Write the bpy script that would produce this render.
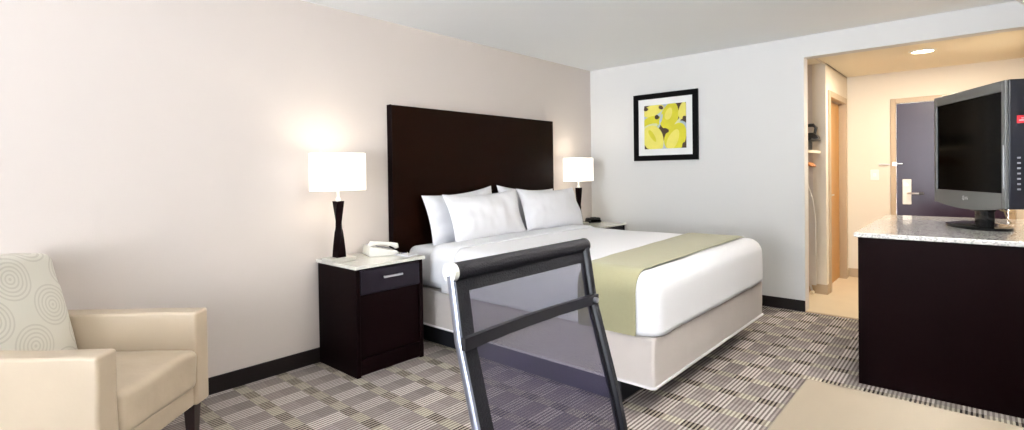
import bpy, bmesh, math, random
from mathutils import Vector, Matrix, Euler, noise
random.seed(7)
PI = math.pi
for o in list(bpy.data.objects): bpy.data.objects.remove(o, do_unlink=True)
SC = bpy.context.scene
COL = SC.collection

# ------------------------------------------------------------------ camera
FPX, YAW, PITCH, ROLL, CYP, CAMH = 519.8941, .728, -.0119, -.0142, 178.4991, 1.29
fw = Vector((math.cos(YAW)*math.cos(PITCH), math.sin(YAW)*math.cos(PITCH), math.sin(PITCH)))
r0 = Vector((math.sin(YAW), -math.cos(YAW), 0)); u0 = r0.cross(fw)
rt = r0*math.cos(ROLL)+u0*math.sin(ROLL); up = -r0*math.sin(ROLL)+u0*math.cos(ROLL)
cd = bpy.data.cameras.new('camera'); cam = bpy.data.objects.new('camera', cd); COL.objects.link(cam)
M = Matrix((rt, up, -fw)).transposed().to_4x4(); M.translation = Vector((0, 0, CAMH)); cam.matrix_world = M
cd.sensor_width = 36; cd.lens = FPX/1024*36; cd.shift_y = (CYP-215)/1024; cd.clip_start = .02
SC.camera = cam

# ------------------------------------------------------------------ world, daylight, exposure
w = bpy.data.worlds.new('world'); SC.world = w; w.use_nodes = True
bg = w.node_tree.nodes['Background']; bg.inputs[0].default_value = (.86, .92, 1, 1); bg.inputs[1].default_value = 15.0
wt = w.node_tree                                          # pale sky above the horizon, brighter ground glow added below it to lift the ceiling
wc = wt.nodes.new('ShaderNodeTexCoord'); ws = wt.nodes.new('ShaderNodeSeparateXYZ'); wt.links.new(wc.outputs['Generated'], ws.inputs[0])
wm = wt.nodes.new('ShaderNodeMapRange'); wm.inputs['From Min'].default_value = -.08; wm.inputs['From Max'].default_value = .08
wm.inputs['To Min'].default_value = 29.0; wm.inputs['To Max'].default_value = 12.5; wt.links.new(ws.outputs[2], wm.inputs['Value']); wt.links.new(wm.outputs[0], bg.inputs[1])
SC.view_settings.view_transform = 'Standard'; SC.view_settings.look = 'None'
SC.view_settings.gamma = 1; SC.view_settings.use_curve_mapping = False
SC.view_settings.exposure = 1.12

def light(name, kind, loc, rot, energy, color, size=None, size_y=None, portal=False, spot=None):
    l = bpy.data.lights.new(name, kind); l.energy = energy; l.color = color
    if kind == 'AREA':
        l.shape = 'RECTANGLE' if size_y else 'DISK'; l.size = size
        if size_y: l.size_y = size_y
        if portal: l.cycles.is_portal = True
    elif size: l.shadow_soft_size = size
    if spot: l.spot_size = spot; l.spot_blend = .8
    o = bpy.data.objects.new(name, l); o.location = loc; o.rotation_euler = rot; COL.objects.link(o)
    return o

XW, YL, XR, YS, ZC = -4.6, 3.392, 5.219, -.36, 2.47      # window wall, headboard wall, picture wall, side wall, ceiling
WY0, WY1, WZ0, WZ1 = -.25, 1.45, .4, 2.38
light('window_portal', 'AREA', (XW-.02, (WY0+WY1)/2, (WZ0+WZ1)/2), (0, -PI/2, 0), 1, (1, 1, 1), WZ1-WZ0, WY1-WY0, portal=True)

# ------------------------------------------------------------------ materials
def lin(c): return tuple((x/255/12.92 if x/255 <= .04045 else ((x/255+.055)/1.055)**2.4) for x in c)+(1,)
def mat(name, rgb, rough=.5, metal=0, spec=.5, coat=0, bump=0, bscale=40, var=0, vscale=3, stretch=None, sheen=0):
    m = bpy.data.materials.new(name); m.use_nodes = True; nt = m.node_tree; n = nt.nodes; b = n['Principled BSDF']
    c = lin(rgb); b.inputs['Base Color'].default_value = c
    b.inputs['Roughness'].default_value = rough; b.inputs['Metallic'].default_value = metal
    b.inputs['Specular IOR Level'].default_value = spec; b.inputs['Coat Weight'].default_value = coat
    b.inputs['Sheen Weight'].default_value = sheen
    tc = n.new('ShaderNodeTexCoord'); mp = n.new('ShaderNodeMapping'); nt.links.new(tc.outputs['Object'], mp.inputs[0])
    if stretch: mp.inputs['Scale'].default_value = stretch
    if var:
        no = n.new('ShaderNodeTexNoise'); no.inputs['Scale'].default_value = vscale; no.inputs['Detail'].default_value = 5
        nt.links.new(mp.outputs[0], no.inputs['Vector'])
        mx = n.new('ShaderNodeMix'); mx.data_type = 'RGBA'
        mx.inputs[6].default_value = tuple(x*(1-var) for x in c[:3])+(1,); mx.inputs[7].default_value = tuple(min(1, x*(1+var)) for x in c[:3])+(1,)
        nt.links.new(no.outputs['Fac'], mx.inputs[0]); nt.links.new(mx.outputs[2], b.inputs['Base Color'])
    if bump:
        n2 = n.new('ShaderNodeTexNoise'); n2.inputs['Scale'].default_value = bscale; n2.inputs['Detail'].default_value = 4
        nt.links.new(mp.outputs[0], n2.inputs['Vector'])
        bp = n.new('ShaderNodeBump'); bp.inputs['Strength'].default_value = bump; bp.inputs['Distance'].default_value = .01
        nt.links.new(n2.outputs['Fac'], bp.inputs['Height']); nt.links.new(bp.outputs[0], b.inputs['Normal'])
    return m
def emis(name, rgb, s):
    m = bpy.data.materials.new(name); m.use_nodes = True; b = m.node_tree.nodes['Principled BSDF']
    b.inputs['Base Color'].default_value = lin(rgb); b.inputs['Emission Color'].default_value = lin(rgb); b.inputs['Emission Strength'].default_value = s
    return m
def math_node(nt, op, a, b=None, c=None):
    nd = nt.nodes.new('ShaderNodeMath'); nd.operation = op
    for i, v in enumerate((a, b, c)):
        if v is None: continue
        if isinstance(v, (int, float)): nd.inputs[i].default_value = v
        else: nt.links.new(v, nd.inputs[i])
    return nd.outputs[0]
def mixc(nt, f, a, b):
    mx = nt.nodes.new('ShaderNodeMix'); mx.data_type = 'RGBA'
    for i, v in ((0, f), (6, a), (7, b)):
        if isinstance(v, tuple) or isinstance(v, (int, float)): mx.inputs[i].default_value = v
        else: nt.links.new(v, mx.inputs[i])
    return mx.outputs[2]

M_WALL_BEIGE = mat('beige_wall_paint', (210, 200, 193), .75, bump=.08, bscale=220)
M_WALL_WHITE = mat('white_wall_paint', (219, 218, 216), .75, bump=.08, bscale=220)
M_CEIL = mat('ceiling_paint', (243, 245, 246), .9, bump=.05, bscale=150)
M_HALL = mat('hall_wall_paint', (224, 214, 198), .75, bump=.06, bscale=200)
M_BASEB = mat('dark_baseboard', (24, 17, 16), .45, spec=.25)
M_HCEIL = mat('cream_ceiling_paint', (238, 228, 206), .85)
M_TILE = mat('hall_floor_tile', (214, 196, 166), .45, var=.06, vscale=6)
M_ESP = mat('espresso_wood', (16, 6, 7), .4, spec=.03, var=.25, vscale=14, stretch=(1, 1, .12))
M_ESPH = mat('espresso_headboard', (20, 6, 2), .35, spec=.06, var=.3, vscale=10, stretch=(.15, 1, 1))
M_ESPD = mat('espresso_drawer_reflection_tint', (20, 13, 24), .3, spec=.25)  # bluish tint of reflected light put into the base colour
M_STEEL = mat('brushed_steel', (205, 205, 208), .28, metal=1)
M_CHROME = mat('chrome', (225, 228, 232), .12, metal=1)
M_LINEN = mat('white_linen', (236, 236, 240), .85, bump=.06, bscale=12, sheen=.2)
M_SHEET = mat('white_sheet', (232, 233, 238), .85, bump=.1, bscale=9)
M_RUN = mat('sage_runner', (150, 146, 114), .85, bump=.25, bscale=300, var=.05, vscale=60, sheen=.3)
M_SKIRT = mat('taupe_box_cover', (196, 188, 183), .9, bump=.2, bscale=30, var=.08, vscale=5)
M_PIPING = mat('pale_piping', (222, 218, 220), .8)
M_BLACK = mat('black_plastic', (14, 14, 15), .35)
M_GLOSSBLK = mat('glossy_black', (6, 6, 8), .12, spec=.3)
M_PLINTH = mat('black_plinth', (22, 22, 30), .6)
M_LEATH = mat('cream_leather', (192, 175, 152), .33, spec=.45, var=.1, vscale=5, bump=.3, bscale=9)
M_LEG = mat('dark_leg_wood', (36, 20, 18), .35)
M_WHPL = mat('white_plastic', (232, 230, 222), .35)
M_KEYS = mat('grey_keys', (150, 150, 158), .5)
M_CHFR = mat('charcoal_frame', (17, 16, 25), .35, spec=.5)
M_RAIL = mat('blue_grey_steel', (168, 174, 192), .3, metal=1)
M_CHFAB = mat('black_mesh_binding', (14, 13, 21), .6, spec=.2, bump=.4, bscale=250, var=.3, vscale=20)
M_DESK = mat('taupe_desktop', (112, 100, 84), .42, var=.05, vscale=30, stretch=(.2, 1, 1))
M_BEZEL = mat('gunmetal_bezel', (96, 98, 98), .35, spec=.5)
M_TVBACK = mat('navy_black_shell', (22, 24, 34), .3)
M_SCREEN = mat('dark_screen', (1, 1, 1), .15, spec=.02)
M_RED = mat('red_sticker', (196, 48, 60), .5)
M_WHITE = mat('white_print', (225, 225, 230), .5)
M_FRAME = mat('black_picture_frame', (6, 5, 6), .4, spec=.12)
M_MATB = mat('white_mat_board', (238, 238, 236), .8)
M_SHADE = emis('lit_lamp_shade', (255, 250, 240), .62)
M_DLIGHT = emis('downlight_lens', (255, 240, 210), 9)
M_DLIGHT.node_tree.nodes['Principled BSDF'].inputs['Base Color'].default_value = (.8, .8, .8, 1)
M_DOORW = mat('honey_wood_door', (188, 136, 68), .4, var=.12, vscale=9, stretch=(1, 1, .08))
M_DFRAME = mat('tan_door_frame', (182, 160, 132), .5)
M_ENTRY = mat('plum_entry_door', (42, 19, 40), .3, spec=.4, var=.15, vscale=12, stretch=(1, 1, .1))
M_HANGER = mat('orange_hanger_wood', (205, 130, 60), .4)
M_BOARD = mat('ironing_cover', (196, 192, 188), .8)
M_WIRE = mat('white_wire_shelf', (228, 218, 196), .5)
M_CORD = mat('tan_cord', (190, 165, 120), .5)
M_BLUE = mat('violet_label', (88, 80, 150), .6)
M_HOTTRIM = mat('grey_handle_tip', (40, 38, 42), .4)

def granite(name, base, speck, sc):
    m = mat(name, base, .14, spec=.6, coat=.3); nt = m.node_tree; b = nt.nodes['Principled BSDF']
    tc = nt.nodes.new('ShaderNodeTexCoord')
    v = nt.nodes.new('ShaderNodeTexVoronoi'); v.inputs['Scale'].default_value = sc; nt.links.new(tc.outputs['Object'], v.inputs['Vector'])
    no = nt.nodes.new('ShaderNodeTexNoise'); no.inputs['Scale'].default_value = sc*.6; no.inputs['Detail'].default_value = 6; nt.links.new(tc.outputs['Object'], no.inputs['Vector'])
    sep = nt.nodes.new('ShaderNodeSeparateColor'); nt.links.new(v.outputs['Color'], sep.inputs[0])
    f1 = math_node(nt, 'GREATER_THAN', sep.outputs[0], .72); f2 = math_node(nt, 'GREATER_THAN', no.outputs['Fac'], .56)
    c1 = mixc(nt, f1, lin(base), lin(speck[0])); c2 = mixc(nt, math_node(nt, 'MULTIPLY', f2, .3), c1, lin(speck[1]))
    nt.links.new(c2, b.inputs['Base Color']); return m
M_STONE = granite('pale_stone', (222, 220, 210), ((216, 214, 204), (230, 228, 222)), 90)
M_GRAN = granite('grey_granite', (214, 212, 207), ((176, 174, 172), (222, 218, 212)), 130)

def carpet():
    m = bpy.data.materials.new('patterned_carpet'); m.use_nodes = True; nt = m.node_tree; n = nt.nodes; b = n['Principled BSDF']
    b.inputs['Roughness'].default_value = .95; b.inputs['Specular IOR Level'].default_value = .1
    tc = n.new('ShaderNodeTexCoord'); sp = n.new('ShaderNodeSeparateXYZ'); nt.links.new(tc.outputs['Object'], sp.inputs[0])
    PX, PY = .2597, .2114
    nz = n.new('ShaderNodeTexNoise'); nz.inputs['Scale'].default_value = 60; nt.links.new(tc.outputs['Object'], nz.inputs['Vector'])
    jit = math_node(nt, 'MULTIPLY', math_node(nt, 'SUBTRACT', nz.outputs['Fac'], .5), .012)
    x = math_node(nt, 'ADD', math_node(nt, 'SUBTRACT', sp.outputs[0], 1.494-.028-PX*20), jit)
    y = math_node(nt, 'ADD', math_node(nt, 'SUBTRACT', sp.outputs[1], 1.28-.053-PY*20), math_node(nt, 'MULTIPLY', jit, .3))
    u = math_node(nt, 'FRACT', math_node(nt, 'DIVIDE', x, PX)); v = math_node(nt, 'FRACT', math_node(nt, 'DIVIDE', y, PY))
    # thin pile lines that run along X
    line = math_node(nt, 'FRACT', math_node(nt, 'MULTIPLY', v, 10.0))
    lf = math_node(nt, 'LESS_THAN', line, .5)
    bandA = math_node(nt, 'LESS_THAN', v, .5)
    clus = math_node(nt, 'LESS_THAN', u, .27)
    far = math_node(nt, 'GREATER_THAN', u, .62)
    # band A: light lines on mid ground; dark dashes in the cluster
    A = mixc(nt, lf, lin((122, 112, 108)), lin((208, 199, 193)))
    Ac = mixc(nt, lf, lin((52, 43, 40)), lin((176, 166, 152)))
    A = mixc(nt, clus, A, Ac)
    # band B: grey ground with faint lines, yellowish beside the cluster
    B = mixc(nt, lf, lin((122, 113, 110)), lin((170, 161, 157)))
    Bf = mixc(nt, lf, lin((116, 107, 104)), lin((160, 150, 146)))
    B = mixc(nt, far, B, Bf)
    Bc = mixc(nt, lf, lin((132, 124, 112)), lin((198, 191, 174)))
    B = mixc(nt, clus, B, Bc)
    c = mixc(nt, bandA, B, A)
    # pairs of patches vary from tile to tile
    cx = math_node(nt, 'FLOOR', math_node(nt, 'DIVIDE', x, PX)); cy = math_node(nt, 'FLOOR', math_node(nt, 'DIVIDE', y, PY/2))
    cb = n.new('ShaderNodeCombineXYZ'); nt.links.new(cx, cb.inputs[0]); nt.links.new(cy, cb.inputs[1])
    wn = n.new('ShaderNodeTexWhiteNoise'); nt.links.new(cb.outputs[0], wn.inputs['Vector'])
    hs = n.new('ShaderNodeHueSaturation'); nt.links.new(c, hs.inputs['Color'])
    mr = n.new('ShaderNodeMapRange'); mr.inputs['To Min'].default_value = .68; mr.inputs['To Max'].default_value = .95; nt.links.new(wn.outputs['Value'], mr.inputs['Value'])
    nt.links.new(mr.outputs[0], hs.inputs['Value']); nt.links.new(hs.outputs[0], b.inputs['Base Color'])
    bp = n.new('ShaderNodeBump'); bp.inputs['Strength'].default_value = .35; bp.inputs['Distance'].default_value = .004
    nf = n.new('ShaderNodeTexNoise'); nf.inputs['Scale'].default_value = 500; nt.links.new(tc.outputs['Object'], nf.inputs['Vector'])
    nt.links.new(nf.outputs['Fac'], bp.inputs['Height']); nt.links.new(bp.outputs[0], b.inputs['Normal'])
    return m
M_CARPET = carpet()

def circles_fabric():
    m = mat('circle_pattern_fabric', (226, 222, 208), .85, bump=0); nt = m.node_tree; n = nt.nodes; b = n['Principled BSDF']
    tc = n.new('ShaderNodeTexCoord'); sp = n.new('ShaderNodeSeparateXYZ'); nt.links.new(tc.outputs['Object'], sp.inputs[0])
    P = .23
    fac = None
    # two staggered grids of concentric rings; local Y is width, Z is height
    for oy, oz in ((0, 0), (.5, .5)):
        fy = math_node(nt, 'SUBTRACT', math_node(nt, 'FRACT', math_node(nt, 'ADD', math_node(nt, 'DIVIDE', sp.outputs[1], P*1.25), 20+oy)), .5)
        fz = math_node(nt, 'SUBTRACT', math_node(nt, 'FRACT', math_node(nt, 'ADD', math_node(nt, 'DIVIDE', sp.outputs[2], P*1.25), 20+oz)), .5)
        rr = math_node(nt, 'SQRT', math_node(nt, 'ADD', math_node(nt, 'MULTIPLY', fy, fy), math_node(nt, 'MULTIPLY', fz, fz)))
        ring = math_node(nt, 'LESS_THAN', math_node(nt, 'FRACT', math_node(nt, 'MULTIPLY', rr, 17)), .42)
        inside = math_node(nt, 'LESS_THAN', rr, .345)
        g = math_node(nt, 'MULTIPLY', ring, inside)
        fac = g if fac is None else math_node(nt, 'MAXIMUM', fac, g)
    nt.links.new(mixc(nt, fac, lin((222, 218, 206)), lin((207, 202, 190))), b.inputs['Base Color'])
    return m
M_CIRC = circles_fabric()

def mesh_fabric():
    m = bpy.data.materials.new('see_through_mesh'); m.use_nodes = True; nt = m.node_tree; n = nt.nodes; b = n['Principled BSDF']
    b.inputs['Base Color'].default_value = lin((36, 32, 58)); b.inputs['Roughness'].default_value = .5
    tc = n.new('ShaderNodeTexCoord'); sp = n.new('ShaderNodeSeparateXYZ'); nt.links.new(tc.outputs['Object'], sp.inputs[0])
    a = math_node(nt, 'FRACT', math_node(nt, 'MULTIPLY', math_node(nt, 'ADD', sp.outputs[0], math_node(nt, 'MULTIPLY', sp.outputs[2], .9)), 330))
    c = math_node(nt, 'FRACT', math_node(nt, 'MULTIPLY', math_node(nt, 'SUBTRACT', sp.outputs[0], math_node(nt, 'MULTIPLY', sp.outputs[2], .9)), 330))
    thread = math_node(nt, 'MAXIMUM', math_node(nt, 'LESS_THAN', a, .5), math_node(nt, 'LESS_THAN', c, .5))
    tr = n.new('ShaderNodeBsdfTransparent'); mx = n.new('ShaderNodeMixShader')
    nt.links.new(thread, mx.inputs[0]); nt.links.new(tr.outputs[0], mx.inputs[1]); nt.links.new(b.outputs[0], mx.inputs[2])
    nt.links.new(mx.outputs[0], n['Material Output'].inputs[0]); return m
M_NET = mesh_fabric()

def pane_glass():
    m = bpy.data.materials.new('window_glass'); m.use_nodes = True; nt = m.node_tree; n = nt.nodes
    tr = n.new('ShaderNodeBsdfTransparent'); gl = n.new('ShaderNodeBsdfGlossy'); gl.inputs['Roughness'].default_value = .02
    mx = n.new('ShaderNodeMixShader'); mx.inputs[0].default_value = .06
    nt.links.new(tr.outputs[0], mx.inputs[1]); nt.links.new(gl.outputs[0], mx.inputs[2]); nt.links.new(mx.outputs[0], n['Material Output'].inputs[0])
    return m
M_GLASS = pane_glass()

# ------------------------------------------------------------------ mesh helpers
def box(bm, x0, x1, y0, y1, z0, z1, bev=0, seg=2, mi=0, mtx=None):
    vs = [bm.verts.new((x, y, z)) for x in (x0, x1) for y in (y0, y1) for z in (z0, z1)]
    idx = [(0, 1, 3, 2), (4, 6, 7, 5), (0, 4, 5, 1), (2, 3, 7, 6), (0, 2, 6, 4), (1, 5, 7, 3)]
    fs = [bm.faces.new([vs[i] for i in f]) for f in idx]
    for fc in fs: fc.material_index = mi
    if bev:
        es = set(e for fc in fs for e in fc.edges)
        r = bmesh.ops.bevel(bm, geom=list(es), offset=bev, segments=seg, profile=.5, affect='EDGES')
        vs = list(set(v for fc in r['faces'] for v in fc.verts) | set(v for v in vs if v.is_valid))
    if mtx is not None: bmesh.ops.transform(bm, matrix=mtx, verts=[v for v in vs if v.is_valid])
    return vs
def rbox(bm, x0, x1, y0, y1, z0, z1, r, n=(10, 10, 6), rz=None, fn=None):
    """rounded box with a shaped surface: radius r, optional displacement fn(p)->p"""
    c = Vector(((x0+x1)/2, (y0+y1)/2, (z0+z1)/2)); h = Vector(((x1-x0)/2, (y1-y0)/2, (z1-z0)/2))
    cache = {}
    def V(p):
        k = (round(p.x, 5), round(p.y, 5), round(p.z, 5))
        if k not in cache:
            q = Vector([max(-h[i]+r, min(h[i]-r, p[i])) for i in range(3)])
            d = p-q
            if d.length > 1e-9: d = d.normalized()*r
            P = q+d+c
            if fn: P = fn(P)
            cache[k] = bm.verts.new(P)
        return cache[k]
    def samples(i):
        m = n[i]; H = h[i]
        s = []
        for k in range(5): s.append(-H+r*(1-math.cos(PI/2*k/4)) if False else -H+r*k/4)
        inner = [(-H+r)+(2*H-2*r)*k/m for k in range(1, m)]
        return s+inner+[-a for a in reversed(s)]
    S = [samples(i) for i in range(3)]
    for ax in range(3):
        a, b = [i for i in range(3) if i != ax]
        for sg in (-1, 1):
            for i in range(len(S[a])-1):
                for j in range(len(S[b])-1):
                    q = []
                    for (ii, jj) in ((i, j), (i+1, j), (i+1, j+1), (i, j+1)):
                        p = Vector((0, 0, 0)); p[ax] = sg*h[ax]; p[a] = S[a][ii]; p[b] = S[b][jj]; q.append(V(p))
                    if len(set(q)) < 3: continue
                    try: bm.faces.new(q)
                    except ValueError: pass
    bmesh.ops.recalc_face_normals(bm, faces=bm.faces)
def tube(bm, pts, rad, seg=12, cap=True):
    pts = [Vector(p) for p in pts]; rings = []
    rads = rad if isinstance(rad, (list, tuple)) else [rad]*len(pts)
    ref = None
    for i, p in enumerate(pts):
        t = (pts[min(i+1, len(pts)-1)]-pts[max(i-1, 0)]).normalized()
        if ref is None:
            ref = Vector((0, 0, 1)) if abs(t.z) < .9 else Vector((1, 0, 0))
        a = (ref-t*ref.dot(t)).normalized(); ref = a; b = t.cross(a)
        rings.append([bm.verts.new(p+(a*math.cos(2*PI*k/seg)+b*math.sin(2*PI*k/seg))*rads[i]) for k in range(seg)])
    for i in range(len(rings)-1):
        for k in range(seg): bm.faces.new((rings[i][k], rings[i][(k+1) % seg], rings[i+1][(k+1) % seg], rings[i+1][k]))
    if cap: bm.faces.new(rings[0][::-1]); bm.faces.new(rings[-1])
def cyl(bm, c, r, h, seg=32, r2=None, axis='Z'):
    r2 = r if r2 is None else r2
    A = {'Z': ((1, 0, 0), (0, 1, 0), (0, 0, 1)), 'X': ((0, 1, 0), (0, 0, 1), (1, 0, 0)), 'Y': ((0, 0, 1), (1, 0, 0), (0, 1, 0))}[axis]
    a, b, t = map(Vector, A); c = Vector(c)
    lo = [bm.verts.new(c+(a*math.cos(2*PI*k/seg)+b*math.sin(2*PI*k/seg))*r) for k in range(seg)]
    hi = [bm.verts.new(c+t*h+(a*math.cos(2*PI*k/seg)+b*math.sin(2*PI*k/seg))*r2) for k in range(seg)]
    for k in range(seg): bm.faces.new((lo[k], lo[(k+1) % seg], hi[(k+1) % seg], hi[k]))
    bm.faces.new(lo[::-1]); bm.faces.new(hi)
def obj(name, bm, m, parent=None, smooth=False, loc=None):
    me = bpy.data.meshes.new(name); bmesh.ops.recalc_face_normals(bm, faces=bm.faces); bm.to_mesh(me); bm.free()
    for mm in (m if isinstance(m, (list, tuple)) else [m]): me.materials.append(mm)
    if smooth:
        for p in me.polygons: p.use_smooth = True
        try: me.set_sharp_from_angle(angle=math.radians(40))
        except Exception: pass
    o = bpy.data.objects.new(name, me); COL.objects.link(o)
    if parent: o.parent = parent
    if loc: o.location = loc
    return o
def thing(name, label, cat, loc=(0, 0, 0), rotz=0, group=None):
    o = bpy.data.objects.new(name, None); COL.objects.link(o); o.empty_display_size = .1
    o.location = loc; o.rotation_euler = (0, 0, rotz); o['label'] = label; o['category'] = cat
    if group: o['group'] = group
    return o
def tag(o, label, cat, group=None):
    o['label'] = label; o['category'] = cat
    if group: o['group'] = group
    return o
def struct(name, bm, m, parent=None, smooth=False):
    o = obj(name, bm, m, parent, smooth)
    if not parent: o['kind'] = 'structure'
    return o
def dup(root, loc, rotz, label, group=None):
    r = root.copy(); COL.objects.link(r); r.location = loc; r.rotation_euler = (0, 0, rotz); r['label'] = label
    if group: r['group'] = group
    for ch in list(root.children):
        c = ch.copy(); COL.objects.link(c); c.parent = r
        for g in list(ch.children):
            d = g.copy(); COL.objects.link(d); d.parent = c
    return r
B = bmesh.new

# ------------------------------------------------------------------ the room
T = .12
HX = 7.25; HY1 = 1.13; HZ = 2.355; SOF = 2.28           # hall end, hall left wall, hall ceiling, soffit
NX0, NX1, NY = 5.36, 6.06, 1.80                           # closet niche
b = B(); box(b, XW-T, XR, YS-T, YL+T, -.1, 0); struct('floor', b, M_CARPET)
b = B(); box(b, XR, HX+T, YS-T, NY+T, -.1, 0); struct('floor_hall', b, M_TILE)
b = B(); box(b, XW-T, XR+T, YS-T, YL+T, ZC, ZC+T); struct('ceiling', b, M_CEIL)
b = B(); box(b, XR+T, HX+T, YS-T, NY+T, HZ, HZ+T); struct('ceiling_hall', b, M_HCEIL)
b = B(); box(b, XW-T, XR+T, YL, YL+T, 0, ZC); struct('wall_left', b, M_WALL_BEIGE)
b = B(); box(b, XR, XR+T, HY1+.012, YL, 0, ZC); box(b, XR, XR+T, YS-T, HY1+.012, SOF, ZC); struct('wall_back', b, M_WALL_WHITE)
b = B(); box(b, XW, XR+T, YS-T, YS, 0, ZC); struct('wall_right', b, M_WALL_WHITE)
b = B()
box(b, XW-T, XW, YS-T, WY0, 0, ZC); box(b, XW-T, XW, WY1, YL, 0, ZC)
box(b, XW-T, XW, WY0, WY1, 0, WZ0); box(b, XW-T, XW, WY0, WY1, WZ1, ZC); struct('wall_front', b, M_WALL_WHITE)
# hall walls
b = B()
DX0, DX1, DZ = 6.22, 7.06, 2.03
box(b, NX1, DX0-.0, HY1, HY1+T, 0, HZ); box(b, DX1, HX, HY1, HY1+T, 0, HZ); box(b, DX0, DX1, HY1, HY1+T, DZ, HZ)
box(b, XR+T, HX, HY1, HY1+.02, 2.34, HZ)
struct('wall_hall_left', b, M_HALL)
b = B(); box(b, XR+T, NX0, HY1+.012, NY, 0, HZ); box(b, NX1, NX1+.05, HY1+T, NY, 0, HZ); box(b, XR+T, NX1+T, NY, NY+T, 0, HZ)
struct('wall_closet', b, M_WALL_BEIGE)
EY1, EY0, EZ = .665, -.25, 2.0
b = B(); box(b, HX, HX+T, EY1+.045, NY, 0, HZ); box(b, HX, HX+T, YS-T, EY0-.045, 0, HZ); box(b, HX, HX+T, EY0-.045, EY1+.045, EZ+.05, HZ)
struct('wall_hall_end', b, M_HALL)
b = B(); box(b, XR+T, HX, YS-T, YS, 0, HZ); struct('wall_hall_right', b, M_HALL)
# baseboards
bh = .1
b = B(); box(b, XW, XR, YL-.014, YL, 0, bh, .003, 1); struct('baseboard_left', b, M_BASEB)
b = B(); box(b, XR-.014, XR, HY1+.012, YL-.014, 0, bh, .003, 1); struct('baseboard_back', b, M_BASEB)
b = B(); box(b, XW, XR, YS, YS+.014, 0, bh, .003, 1); struct('baseboard_right', b, M_BASEB)
b = B(); box(b, XW, XW+.014, YS+.014, YL-.014, 0, bh, .003, 1); struct('baseboard_front', b, M_BASEB)
b = B(); box(b, NX1-.012, NX1, HY1-.012, NY, 0, bh, .002, 1); box(b, NX1, DX0-.07, HY1-.012, HY1, 0, bh, .002, 1); box(b, DX1+.07, HX, HY1-.012, HY1, 0, bh, .002, 1)
box(b, HX-.012, HX, EY1+.055, HY1-.012, 0, bh, .002, 1); struct('baseboard_hall', b, M_DFRAME)
b = B(); box(b, XR-.012, XR+.02, YS, HY1+.012, 0, .006, .002, 1); struct('trim_1', b, M_DFRAME)     # threshold strip

# window
b = B()
for (y0, y1, z0, z1) in ((WY0, WY0+.05, WZ0, WZ1), (WY1-.05, WY1, WZ0, WZ1), (WY0, WY1, WZ0, WZ0+.05), (WY0, WY1, WZ1-.05, WZ1), ((WY0+WY1)/2-.025, (WY0+WY1)/2+.025, WZ0, WZ1)):
    box(b, XW-.09, XW-.03, y0, y1, z0, z1, .004, 1)
win = struct('window_1', b, M_WHPL)
b = B(); box(b, XW-.063, XW-.057, WY0+.05, WY1-.05, WZ0+.05, WZ1-.05); struct('pane', b, M_GLASS, win)
b = B(); box(b, XW-.03, XW+.05, WY0-.04, WY1+.04, WZ0-.03, WZ0, .005, 1); struct('window_sill', b, M_WHPL, win)

# bathroom door in the hall's left wall
b = B()
for (x0, x1, z0, z1) in ((DX0-.06, DX0+.005, 0, DZ+.06), (DX1-.005, DX1+.06, 0, DZ+.06), (DX0+.005, DX1-.005, DZ-.005, DZ+.06)):
    box(b, x0, x1, HY1-.018, HY1+T, z0, z1, .004, 1)
d1 = struct('door_1', b, M_DFRAME)
b = B(); box(b, DX0+.02, DX1-.005, HY1+.055, HY1+.095, .01, DZ-.01, .003, 1); struct('door_slab', b, M_DOORW, d1)
b = B(); tube(b, [(DX0+.09, HY1+.055, 1.0), (DX0+.09, HY1+.0, 1.0), (DX0+.2, HY1+.0, 1.0)], .009); cyl(b, (DX0+.09, HY1+.047, 1.0), .026, .01, axis='Y'); struct('door_handle', b, M_STEEL, d1, True)
for z in (.25, 1.05, 1.8):
    b = B(); cyl(b, (DX0+.015, HY1+.046, z), .008, .09, 12); struct('hinge', b, M_STEEL, d1, True)

# entry door at the end of the hall
b = B()
for (y0, y1, z0, z1) in ((EY1, EY1+.05, 0, EZ+.055), (EY0-.05, EY0, 0, EZ+.055), (EY0, EY1, EZ, EZ+.055)):
    box(b, HX-.02, HX+T, y0, y1, z0, z1, .004, 1)
d2 = struct('door_2', b, M_DFRAME)
b = B(); box(b, HX+.015, HX+.06, EY0+.003, EY1-.003, .008, EZ-.003, .003, 1); struct('door_slab', b, M_ENTRY, d2)
b = B(); box(b, HX+.003, HX+.015, EY1-.135, EY1-.055, .87, 1.15, .006, 2); lk = struct('lock_plate', b, M_WHPL, d2)
b = B(); tube(b, [(HX+.003, EY1-.11, .995), (HX-.045, EY1-.11, .995), (HX-.05, EY1-.13, .995), (HX-.05, EY1-.22, .995)], .010); struct('lever', b, M_STEEL, d2, True)
b = B(); cyl(b, (HX-.05, EY1-.22, .995), .0125, .001, 16, axis='Y'); tube(b, [(HX-.05, EY1-.205, .995), (HX-.05, EY1-.245, .995)], .0125); struct('lever_tip', b, M_HOTTRIM, d2, True)
b = B(); cyl(b, (HX+.001, EY1-.09, 1.09), .013, .004, 20, axis='X'); struct('keyhole_ring', b, M_STEEL, d2, True)
b = B(); box(b, HX-.03, HX-.018, EY1-.01, EY1+.03, 1.30, 1.345, .003, 1); tube(b, [(HX-.03, EY1+.02, 1.32), (HX-.05, EY1-.02, 1.325), (HX-.04, EY1-.06, 1.325)], .006); struct('swing_bar_latch', b, M_STEEL, d2, True)
b = B(); box(b, HX-.014, HX-.001, EY1+.06, EY1+.16, 1.315, 1.325, .002, 1); tube(b, [(HX-.02, EY1+.07, 1.32), (HX-.02, EY1+.15, 1.32)], .004); o = obj('latch_catch', b, M_STEEL, None, True)
tag(o, 'small metal latch catch on hall wall left of entry door', 'latch')

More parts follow.
